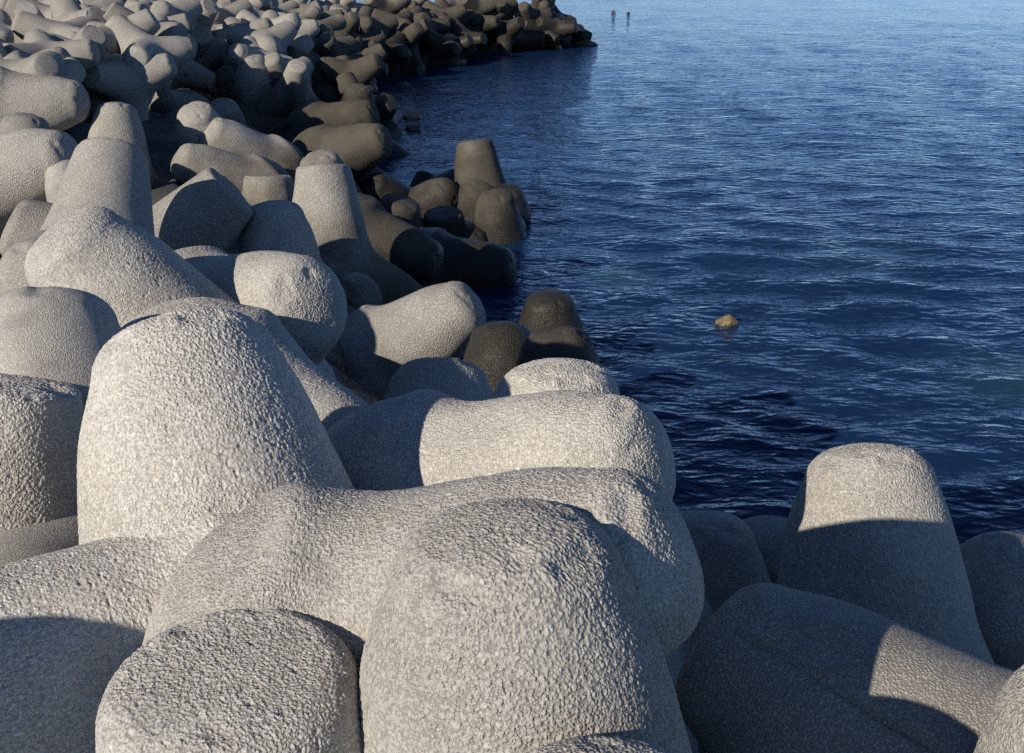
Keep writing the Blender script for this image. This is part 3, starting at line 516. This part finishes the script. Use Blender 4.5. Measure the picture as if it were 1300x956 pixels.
def leg_arrays(kind, nth, ns, stone_mode, seed, seam_legs, bulge, k, broken):
    """one leg as arrays: points, normals, faces, attributes and the row where the hub begins"""
    V, tris, quads, capw = leg_grid(k, nth, ns, *(SHOULDER[k] if not broken else (.28, .06, .74, k)))
    N = vertex_normals(V, tris, quads)
    rim = np.zeros(len(V), bool); rim[-nth:] = True
    if N[0] @ AX[k] < 0: N = -N
    N[rim] = sdf_grad(V[rim])
    if broken: N = sdf_grad(V, .004, k)
    # hand-finished, weathered shape: slow bulges, nicks along the tip's edge
    low = ((vnoise(V, 2.3, 11+seed) - .5)*.022 + (vnoise(V, 6.0, 17+seed) - .5)*.010)*bulge
    edge = np.exp(-((capw - .62)/.22)**2)*(not broken)
    nick = np.clip(vnoise(V, 13.0, 23+seed) - .52, 0, 1)*edge*(.10 if k == 2 else .055)
    D = low - nick
    if k in seam_legs:                      # line left by the joint of the casting mould
        a = AX[k]; b = AX[(k+1) % 4]; e1 = b - a*(a @ b); e1 /= np.linalg.norm(e1); e2 = np.cross(a, e1)
        sd = e1*math.cos(R(38)) - e2*math.sin(R(38)); pd = np.cross(a, sd)
        side = V @ pd; front = -(V @ sd)
        ln = np.exp(-((side + .02*(vnoise(V, 9, 5)-.5))/.012)**2)*(front < 0)*(capw > .8)
        D = D - ln*.016 + .006*(side > 0)*(front < 0)*np.clip((capw-.8)*4, 0, 1)*np.exp(-(side/.12)**2)
    attrs = {}
    if stone_mode:
        Pw = V + .006*np.stack([vnoise(V, 110, s) - .5 for s in (31, 37, 41)], 1)
        h1, u1 = stones(Pw, .0140, 101+seed, .34, .56, .80)
        h2, u2 = stones(Pw, .0092, 211+seed, .34, .54, .88)
        patch = .35 + .75*vnoise(V, 3.1, 61+seed)              # washed out more in places
        hh = np.maximum(h1*.62, h2*.72); hue = np.where(h1*.62 > h2*.72, u1, u2)
        pits = np.clip(vnoise(V, 70, 71) - .72, 0, 1)*.020
        grit = (vnoise(V, 210, 77) - .5)*.0012
        D = D + hh*patch*STONE_AMP - pits + grit - .004
        attrs = {'stone': np.clip(hh/.0045, 0, 1), 'hue': hue}
    V2 = V + N*D[:, None]
    N2 = vertex_normals(V2, tris, quads)
    if N2[0] @ AX[k] < 0: N2 = -N2
    if not stone_mode: N2[rim] = N[rim]
    rows = (len(V)-1)//nth
    cut = 1 if broken else int(rows*.80)
    return V2, N2, tris, quads, attrs, nth, cut

def cut_leg(A, name, mat):
    V, N, tris, quads, at, nth, cut = A; m = 1 + cut*nth
    return make_mesh(name, V[:m], tris, quads[:(cut-1)*nth], mat, N[:m], {k: v[:m] for k, v in at.items()})

def join_hub(arrs, broken, name, mat):
    """everything inside the four cuts: the swelling where the legs meet, with the dome of a broken leg"""
    Vs, Ns, Ts, Qs, At, base = [], [], [], [], {}, 0
    for k, (V, N, tris, quads, at, nth, cut) in enumerate(arrs):
        if k == broken: lo = 0; q = quads; Ts.append(tris + base)
        else: lo = 1 + (cut-1)*nth; q = quads[(cut-1)*nth:] - lo
        Vs.append(V[lo:]); Ns.append(N[lo:]); Qs.append(q + base); base += len(V) - lo
        for n, v in at.items(): At.setdefault(n, []).append(v[lo:])
    T = np.concatenate(Ts) if Ts else np.zeros((0, 3), int)
    return make_mesh(name, np.concatenate(Vs), T, np.concatenate(Qs), mat, np.concatenate(Ns), {n: np.concatenate(v) for n, v in At.items()})
STONE_AMP = 1.05

LIB = {}
SIZES = {   # name, points round a leg, rings along it, material, stones in the mesh
    'coarse_hi':  ('aggregate', 820, 430, MAT['coarse_hi'], True, {}),
    'coarse_mid': ('aggregate_worn', 520, 280, MAT['coarse_hi'], True, dict(seed=7, seam_legs=(3,))),
    'fine':       ('fine_grain', 150, 80, MAT['fine'], False, dict(seed=3)),
    'seam':       ('mould_seam', 460, 190, MAT['seam'], False, dict(seed=5, seam_legs=(0, 3))),
    'plain':      ('smooth', 110, 64, MAT['plain'], False, dict(seed=9, seam_legs=(1,), bulge=.7)),
    'coarse':     ('rough', 110, 64, MAT['coarse'], False, dict(seed=13, bulge=.7)),
    'far':        ('distant', 48, 36, MAT['plain'], False, dict(seed=19, bulge=.5)),
}
ARR = {}
def arrays_of(kind, k, broken=False):
    if (kind, k, broken) not in ARR:
        n = SIZES[kind]; p = dict(seed=0, seam_legs=(), bulge=1.0); p.update(n[5])
        ARR[kind, k, broken] = leg_arrays(kind, n[1], n[2], n[4], p['seed'], p['seam_legs'], p['bulge'], k, broken)
    return ARR[kind, k, broken]

def parts_of(kind):
    """meshes of one tetrapod: hub and legs (a kind ending in _broken has lost leg 1)"""
    if kind not in LIB:
        gone = 1 if kind.endswith('_broken') else None
        base = kind[:-7] if gone else kind; n = SIZES[base]
        if gone: legs = [m for k, m in enumerate(parts_of(base)[1:]) if k != gone]
        else: legs = [cut_leg(arrays_of(base, k), 'leg_'+n[0], n[3]) for k in range(4)]
        LIB[kind] = [join_hub([arrays_of(base, k, k == gone) for k in range(4)], gone, 'hub_'+n[0], n[3])] + legs
    return LIB[kind]

for ti, (kind, loc, q, size, tone, tide_shade, label) in enumerate(TETRAPODS):
    e = bpy.data.objects.new('tetrapod', None); e.empty_display_size = .3
    e.location = loc; e.scale = (size,)*3; e.rotation_mode = 'QUATERNION'; e.rotation_quaternion = q
    link(e); tag(e, label, 'tetrapod', 'concrete tetrapods piled along the breakwater')
    for n, me in enumerate(parts_of(kind)):
        o = bpy.data.objects.new('leg' if n else 'hub', me); link(o, e); o['tone'] = tone; o['tide_shade'] = tide_shade
ARR.clear()

# ------------------------------------------------------------------ rubble mound under the tetrapods
def shore_x(y):
    return float(np.interp(y, [p[1] for p in SHORE], [p[0] for p in SHORE]))

def mound_z(x, y):
    d = np.interp(y, [p[1] for p in SHORE], [p[0] for p in SHORE]) - x
    end = np.clip((48.0 - y)/4.0, -1, 1)
    z = np.minimum(-1.6 + .62*np.maximum(d, -6), 1.1 + .04*d)
    return np.where(y > 44, np.minimum(z, -1.6 + 1.4*(48.0-y)), z)

def build_mound():
    xs = np.linspace(-45, 14, 200); ys = np.linspace(-8, 62, 240)
    X, Y = np.meshgrid(xs, ys)
    P = np.stack([X.ravel(), Y.ravel(), 0*X.ravel()], 1)
    Z = mound_z(P[:, 0], P[:, 1]) + (vnoise(P, .9, 3) - .5)*.6 + (vnoise(P, 2.3, 5) - .5)*.3
    P[:, 2] = np.maximum(Z, -5)
    nx, ny = 200, 240
    i = (np.arange(ny-1)[:, None]*nx + np.arange(nx-1)[None]).ravel()
    quads = np.stack([i, i+1, i+nx+1, i+nx], 1)
    me = make_mesh('mound', P, np.zeros((0, 3), int), quads, MAT['mound'])
    o = link(bpy.data.objects.new('rubble_mound', me)); tag(o, kind='structure')
build_mound()

# ------------------------------------------------------------------ sea
def sea_material():
    m = new_mat('sea_water'); t = NT(m)
    out = t.add('ShaderNodeOutputMaterial'); bsdf = t.add('ShaderNodeBsdfPrincipled')
    t.l.new(bsdf.outputs[0], out.inputs[0])
    geo = t.add('ShaderNodeNewGeometry').outputs['Position']
    sep = t.add('ShaderNodeSeparateXYZ', inp={0: geo})
    flat = t.add('ShaderNodeCombineXYZ', inp={0: sep.outputs[0], 1: sep.outputs[1]}).outputs[0]
    n1 = t.noise(flat, .16, 4, .55, .4)
    base = t.mix(t.ramp(n1, .35, .7), SEA_DEEP, SEA_MID)
    # paler sand showing through in shallow patches
    for (px, py, pr, amt) in SHALLOWS:
        dv = t.add('ShaderNodeVectorMath', operation='DISTANCE', inp={0: flat, 1: (px, py, 0)}).outputs['Value']
        k = t.math('MULTIPLY', t.ramp(t.math('MULTIPLY_ADD', t.noise(flat, .55, 4, .6), pr*1.4, dv), pr*2.0, pr*.6), amt)
        base = t.mix(k, base, SEA_SAND)
    t.l.new(base, bsdf.inputs['Base Color'])
    bsdf.inputs['Roughness'].default_value = .04
    bsdf.inputs['IOR'].default_value = 1.333; bsdf.inputs['Specular IOR Level'].default_value = .31
    # short wind ripples on top of the modelled waves; crests run mostly across the wind
    def ripple(scale, stretch, turn, detail, dist=.0):
        mp = t.add('ShaderNodeMapping', inp={'Vector': flat, 'Rotation': (0, 0, R(turn)), 'Scale': (stretch, 1.0, 1.0)}).outputs[0]
        n = t.noise(mp, scale, detail, .55, dist)
        return t.math('SUBTRACT', 1.0, t.math('ABSOLUTE', t.math('MULTIPLY_ADD', n, 2.0, -1.0)))     # sharp crests, round troughs
    gust = t.ramp(t.noise(flat, .09, 3, .6, .5), .3, .7, .75, 1.1)
    h = t.math('MULTIPLY', ripple(2.4, .50, -9, 2, .3), .042)
    h = t.math('MULTIPLY_ADD', ripple(5.6, .55, 7, 1, .2), .022, h)
    h = t.math('MULTIPLY_ADD', t.noise(flat, 19.0, 1, .6), .007, h)
    h = t.math('MULTIPLY', h, gust)
    t.l.new(t.add('ShaderNodeBump', inp={'Strength': 1.0, 'Distance': SEA_BUMP, 'Height': h}).outputs[0], bsdf.inputs['Normal'])
    return m
SEA_DEEP = rgb(.0065, .0225, .064); SEA_MID = rgb(.008, .028, .078); SEA_SAND = rgb(.024, .075, .088)
SEA_BUMP = 1.0
SHALLOWS = [(5.6, 12.6, 1.3, .55), (1.5, 16.4, .55, .8), (5.0, 17.6, 1.2, .35), (2.1, 23.5, .9, .4), (2.4, 30.0, 1.6, .3), (4.7, 9.0, .8, .45)]

def build_sea():
    na, nr = 760, 900
    ang = np.linspace(R(-8), R(188), na); rad = np.concatenate([[1.0], np.geomspace(3.5, 6000, nr-1)])
    A, Rr = np.meshgrid(ang, rad)
    X = (Rr*np.cos(A)).ravel(); Y = (Rr*np.sin(A)).ravel() - 2.0; rr = Rr.ravel()
    Z = np.zeros_like(X); rng = np.random.default_rng(4)
    spacing = np.maximum(rr*(math.log(6000/3.5)/nr), rr*R(196)/na)
    for k in range(64):
        lam = .32*(1.35/.32)**rng.random() if k > 5 else rng.uniform(2.5, 6); th = R(-97) + rng.normal()*.42
        amp = .0042*lam**.9 if k > 5 else .002
        kx, ky = math.cos(th)*2*math.pi/lam, math.sin(th)*2*math.pi/lam
        ph = rng.random()*6.283
        fade = np.clip(lam/spacing/4 - .5, 0, 1)
        s = np.sin(kx*X + ky*Y + ph)
        Z += amp*fade*(s + .25*(s*s - .5))
    P = np.stack([X, Y, Z], 1)
    i = (np.arange(nr-1)[:, None]*na + np.arange(na-1)[None]).ravel()
    quads = np.stack([i, i+na, i+na+1, i+1], 1)[:, ::-1]
    me = make_mesh('sea', P, np.zeros((0, 3), int), quads, sea_material())
    o = link(bpy.data.objects.new('sea', me)); tag(o, kind='structure')
build_sea()


# ------------------------------------------------------------------ rocks awash, foam, swimmers, added shade wall
def lump(name, size, mat, seed, flat=.6, n=28):
    """weathered boulder: a sphere pushed about by several noises and cut by a few planes"""
    th = np.linspace(0, 2*math.pi, n*2, endpoint=False); ph = np.linspace(0, math.pi, n)[1:-1]
    PH, TH = np.meshgrid(ph, th, indexing='ij')
    D = np.stack([np.sin(PH)*np.cos(TH), np.sin(PH)*np.sin(TH), np.cos(PH)], -1).reshape(-1, 3)
    D = np.concatenate([[[0, 0, 1.0]], D, [[0, 0, -1.0]]])
    rng = np.random.default_rng(seed)
    r = 1 + (vnoise(D + seed, 1.6, seed) - .5)*.55 + (vnoise(D + seed, 4.0, seed+1) - .5)*.22 + (vnoise(D, 11.0, seed+2) - .5)*.07
    P = D*r[:, None]
    for _ in range(5):
        a = rng.normal(size=3); a[2] = abs(a[2]); a /= np.linalg.norm(a); k = rng.uniform(.66, .86)
        e = P @ a - k; P -= a*np.maximum(e, 0)[:, None]*.8
    P = P*np.array(size)*np.array([1, 1, 1])
    m2 = n*2; rows = n-2; i = np.arange(m2); j = (i+1) % m2
    tris = np.concatenate([np.stack([np.zeros(m2, int), 1+i, 1+j], 1), np.stack([np.full(m2, len(P)-1), 1+(rows-1)*m2+j, 1+(rows-1)*m2+i], 1)])
    quads = np.concatenate([np.stack([1+k*m2+i, 1+(k+1)*m2+i, 1+(k+1)*m2+j, 1+k*m2+j], 1) for k in range(rows-1)])
    return make_mesh(name, P, tris, quads, mat)

for n, (loc, size, mat, label) in enumerate(ROCKS):
    o = link(bpy.data.objects.new('rock', lump('rock', size, MAT[mat], 3+n*7)))
    o.location = loc; o.rotation_euler = (0, 0, n*1.3)
    tag(o, label, 'rock', 'rocks awash at the foot of the breakwater')

def foam_mat():
    m = new_mat('foam'); t = NT(m)
    out = t.add('ShaderNodeOutputMaterial'); b = t.add('ShaderNodeBsdfPrincipled'); t.l.new(b.outputs[0], out.inputs[0])
    b.inputs['Base Color'].default_value = rgb(.45, .50, .54); b.inputs['Roughness'].default_value = .7
    return m
FM = foam_mat()
for n, (x, y, ln, wd, cnt) in enumerate(FOAM):
    rng = np.random.default_rng(90+n); Vs = []; Qs = []; base = 0
    for k in range(cnt):                        # many small froth bubbles in a broken streak
        cx, cy = rng.normal()*ln*.4, rng.normal()*wd*.4; rr = rng.uniform(.01, .028)
        th = np.arange(8)*math.pi/4
        for hgt, f in ((-.03, 1.0), (.012, .92), (.025, .5)):
            Vs.append(np.stack([cx + rr*1.8*f*np.cos(th), cy + rr*f*np.sin(th), np.full(8, hgt*(rr/.05))], 1))
        i = np.arange(8); j = (i+1) % 8
        for q in (0, 8): Qs.append(np.stack([base+q+i, base+q+j, base+q+8+j, base+q+8+i], 1))
        Qs.append(base+16+np.array([[0, 1, 2, 3], [0, 3, 4, 7], [4, 5, 6, 7]])); base += 24
    o = link(bpy.data.objects.new('sea_foam', make_mesh('sea_foam', np.concatenate(Vs), np.zeros((0, 3), int), np.concatenate(Qs), FM)))
    o.location = (x, y, .05); tag(o, kind='stuff')

def simple_mat(name, col, rough=.5):
    m = new_mat(name); t = NT(m)
    out = t.add('ShaderNodeOutputMaterial'); b = t.add('ShaderNodeBsdfPrincipled'); t.l.new(b.outputs[0], out.inputs[0])
    co_ = t.add('ShaderNodeTexCoord').outputs['Object']
    t.l.new(t.mix(t.noise(co_, 14, 3), rgb(*[c*.85 for c in col]), rgb(*[min(1, c*1.12) for c in col])), b.inputs['Base Color'])
    b.inputs['Roughness'].default_value = rough
    return m
SKIN = simple_mat('wet_skin', (.46, .30, .21), .35); HAIR = simple_mat('wet_hair', (.02, .014, .01), .3)

def ringed(name, rings, mat, n=20):
    """closed body from elliptical rings: (z, x, y, half width, half depth)"""
    th = np.arange(n)*2*math.pi/n
    V = np.concatenate([np.stack([cx + a*np.cos(th), cy + b*np.sin(th), np.full(n, z)], 1) for z, cx, cy, a, b in rings])
    i = np.arange(n); j = (i+1) % n
    q = np.concatenate([np.stack([k*n+i, k*n+j, (k+1)*n+j, (k+1)*n+i], 1) for k in range(len(rings)-1)])
    V = np.concatenate([V, V[:n].mean(0)[None], V[-n:].mean(0)[None]]); L0 = len(V)-2
    tr = np.concatenate([np.stack([np.full(n, L0), j, i], 1), np.stack([np.full(n, L0+1), (len(rings)-1)*n+i, (len(rings)-1)*n+j], 1)])
    me = make_mesh(name, V, tr, q, mat); return me

for (x, y, turn, sink, label) in SWIMMERS:
    e = bpy.data.objects.new('person', None); e.empty_display_size = .2; e.location = (x, y, -sink); e.rotation_euler = (0, 0, turn)
    link(e); tag(e, label, 'person', 'swimmers off the breakwater')
    body = [(-.62, 0, .02, .13, .09), (-.40, 0, .01, .15, .10), (-.18, 0, 0, .19, .11), (-.05, 0, 0, .215, .105), (.02, 0, 0, .19, .09), (.06, 0, 0, .10, .075),
            (.09, 0, -.005, .062, .062), (.135, 0, -.012, .056, .06), (.16, 0, -.025, .062, .075), (.19, 0, -.022, .070, .088), (.225, 0, -.014, .075, .095),
            (.26, 0, -.008, .077, .098), (.30, 0, 0, .074, .095), (.335, 0, .004, .062, .080), (.36, 0, .006, .040, .052), (.372, 0, .006, .012, .016)]
    b = link(bpy.data.objects.new('body', ringed('swimmer_body', body, SKIN)), e)
    # nose, ears and hair sit on the head
    link(bpy.data.objects.new('nose', ringed('nose', [(.20, 0, -.105, .016, .016), (.215, 0, -.112, .017, .02), (.245, 0, -.104, .009, .012)], SKIN, 8)), e)
    for s in (-1, 1):
        link(bpy.data.objects.new('ear', ringed('ear', [(.205, s*.074, .006, .008, .018), (.225, s*.082, .008, .011, .024), (.25, s*.08, .01, .009, .02)], SKIN, 8)), e)
    link(bpy.data.objects.new('hair', ringed('hair', [(.19, 0, .045, .062, .050), (.24, 0, .026, .080, .080), (.285, 0, .012, .083, .098), (.325, 0, .010, .075, .092), (.36, 0, .010, .052, .066), (.382, 0, .010, .016, .02)], HAIR)), e)

def crown_wall():
    """wall added outside the view to cast shade: stepped section in bays"""
    sec = [(-1.6, -1.0), (1.3, -1.0), (1.3, 4.2), (.55, 4.6), (.5, 6.4), (.62, 6.55), (.62, 6.8), (-.55, 6.8), (-.55, 6.45), (-1.6, 6.2)]
    ys = np.arange(0, 15); path = np.array(SHADE_WALL)
    V = []; Q = []
    n = len(sec)
    tt = np.linspace(0, 1, 23)
    for k, tv in enumerate(tt):
        p = path[0] + (path[1]-path[0])*tv; d = (path[1]-path[0])/np.linalg.norm(path[1]-path[0]); nrm = np.array([d[1], -d[0]])
        jog = .012*((k//2) % 2)
        for (sx, sz) in sec: V.append([p[0] + nrm[0]*(sx+jog), p[1] + nrm[1]*(sx+jog), sz + .008*math.sin(k*2.1)])
    for k in range(len(tt)-1):
        for i in range(n): j = (i+1) % n; Q.append([k*n+i, k*n+j, (k+1)*n+j, (k+1)*n+i])
    o = link(bpy.data.objects.new('crown_wall', make_mesh('crown_wall', np.array(V), np.zeros((0, 3), int), np.array(Q), MAT['plain'])))
    for p in o.data.polygons: p.use_smooth = False
    tag(o, 'long stepped concrete wall added outside the view to shade the far left tetrapods', 'wall')
crown_wall()

# ------------------------------------------------------------------ light, sky, camera
SUN_AZ, SUN_EL = SUN
d = Vector((math.sin(R(SUN_AZ))*math.cos(R(SUN_EL)), math.cos(R(SUN_AZ))*math.cos(R(SUN_EL)), math.sin(R(SUN_EL))))
sl = bpy.data.lights.new('sun', 'SUN'); sl.energy = 4.9; sl.angle = R(.53); sl.color = (1.0, .915, .80)
so = link(bpy.data.objects.new('sun', sl)); so.rotation_mode = 'QUATERNION'; so.rotation_quaternion = d.to_track_quat('Z', 'Y')
so.location = d*60
w = bpy.data.worlds.new('World'); scene.world = w; w.use_nodes = True
wt = w.node_tree; bg = wt.nodes['Background']
sky = wt.nodes.new('ShaderNodeTexSky'); sky.sky_type = 'NISHITA'; sky.sun_disc = False
sky.sun_elevation = R(SUN_EL); sky.sun_rotation = R(SUN_AZ); sky.altitude = 0; sky.air_density = .45; sky.dust_density = 0.0; sky.ozone_density = 4.5
hs = wt.nodes.new('ShaderNodeHueSaturation'); hs.inputs['Saturation'].default_value = 1.0
wt.links.new(sky.outputs[0], hs.inputs['Color']); wt.links.new(hs.outputs[0], bg.inputs[0]); bg.inputs[1].default_value = .125

cam = bpy.data.cameras.new('camera'); cam.sensor_width = 36; cam.lens = 43.2; cam.clip_start = .05; cam.clip_end = 20000
co = link(bpy.data.objects.new('camera', cam)); co.location = (0, 0, 4.9); co.rotation_euler = (R(90 - 21.293), 0, 0)
scene.camera = co
vs = scene.view_settings
vs.view_transform = 'Standard'; vs.look = 'None'; vs.gamma = 1.0; vs.exposure = EXPOSURE; vs.use_curve_mapping = False
scene.cycles.max_bounces = 3; scene.cycles.diffuse_bounces = 2; scene.cycles.glossy_bounces = 2; scene.cycles.transmission_bounces = 0
scene.cycles.use_adaptive_sampling = True; scene.cycles.adaptive_threshold = .015; scene.cycles.use_denoising = False; scene.cycles.adaptive_min_samples = 16; scene.cycles.use_light_tree = False
scene.render.resolution_x = 1024; scene.render.resolution_y = 753
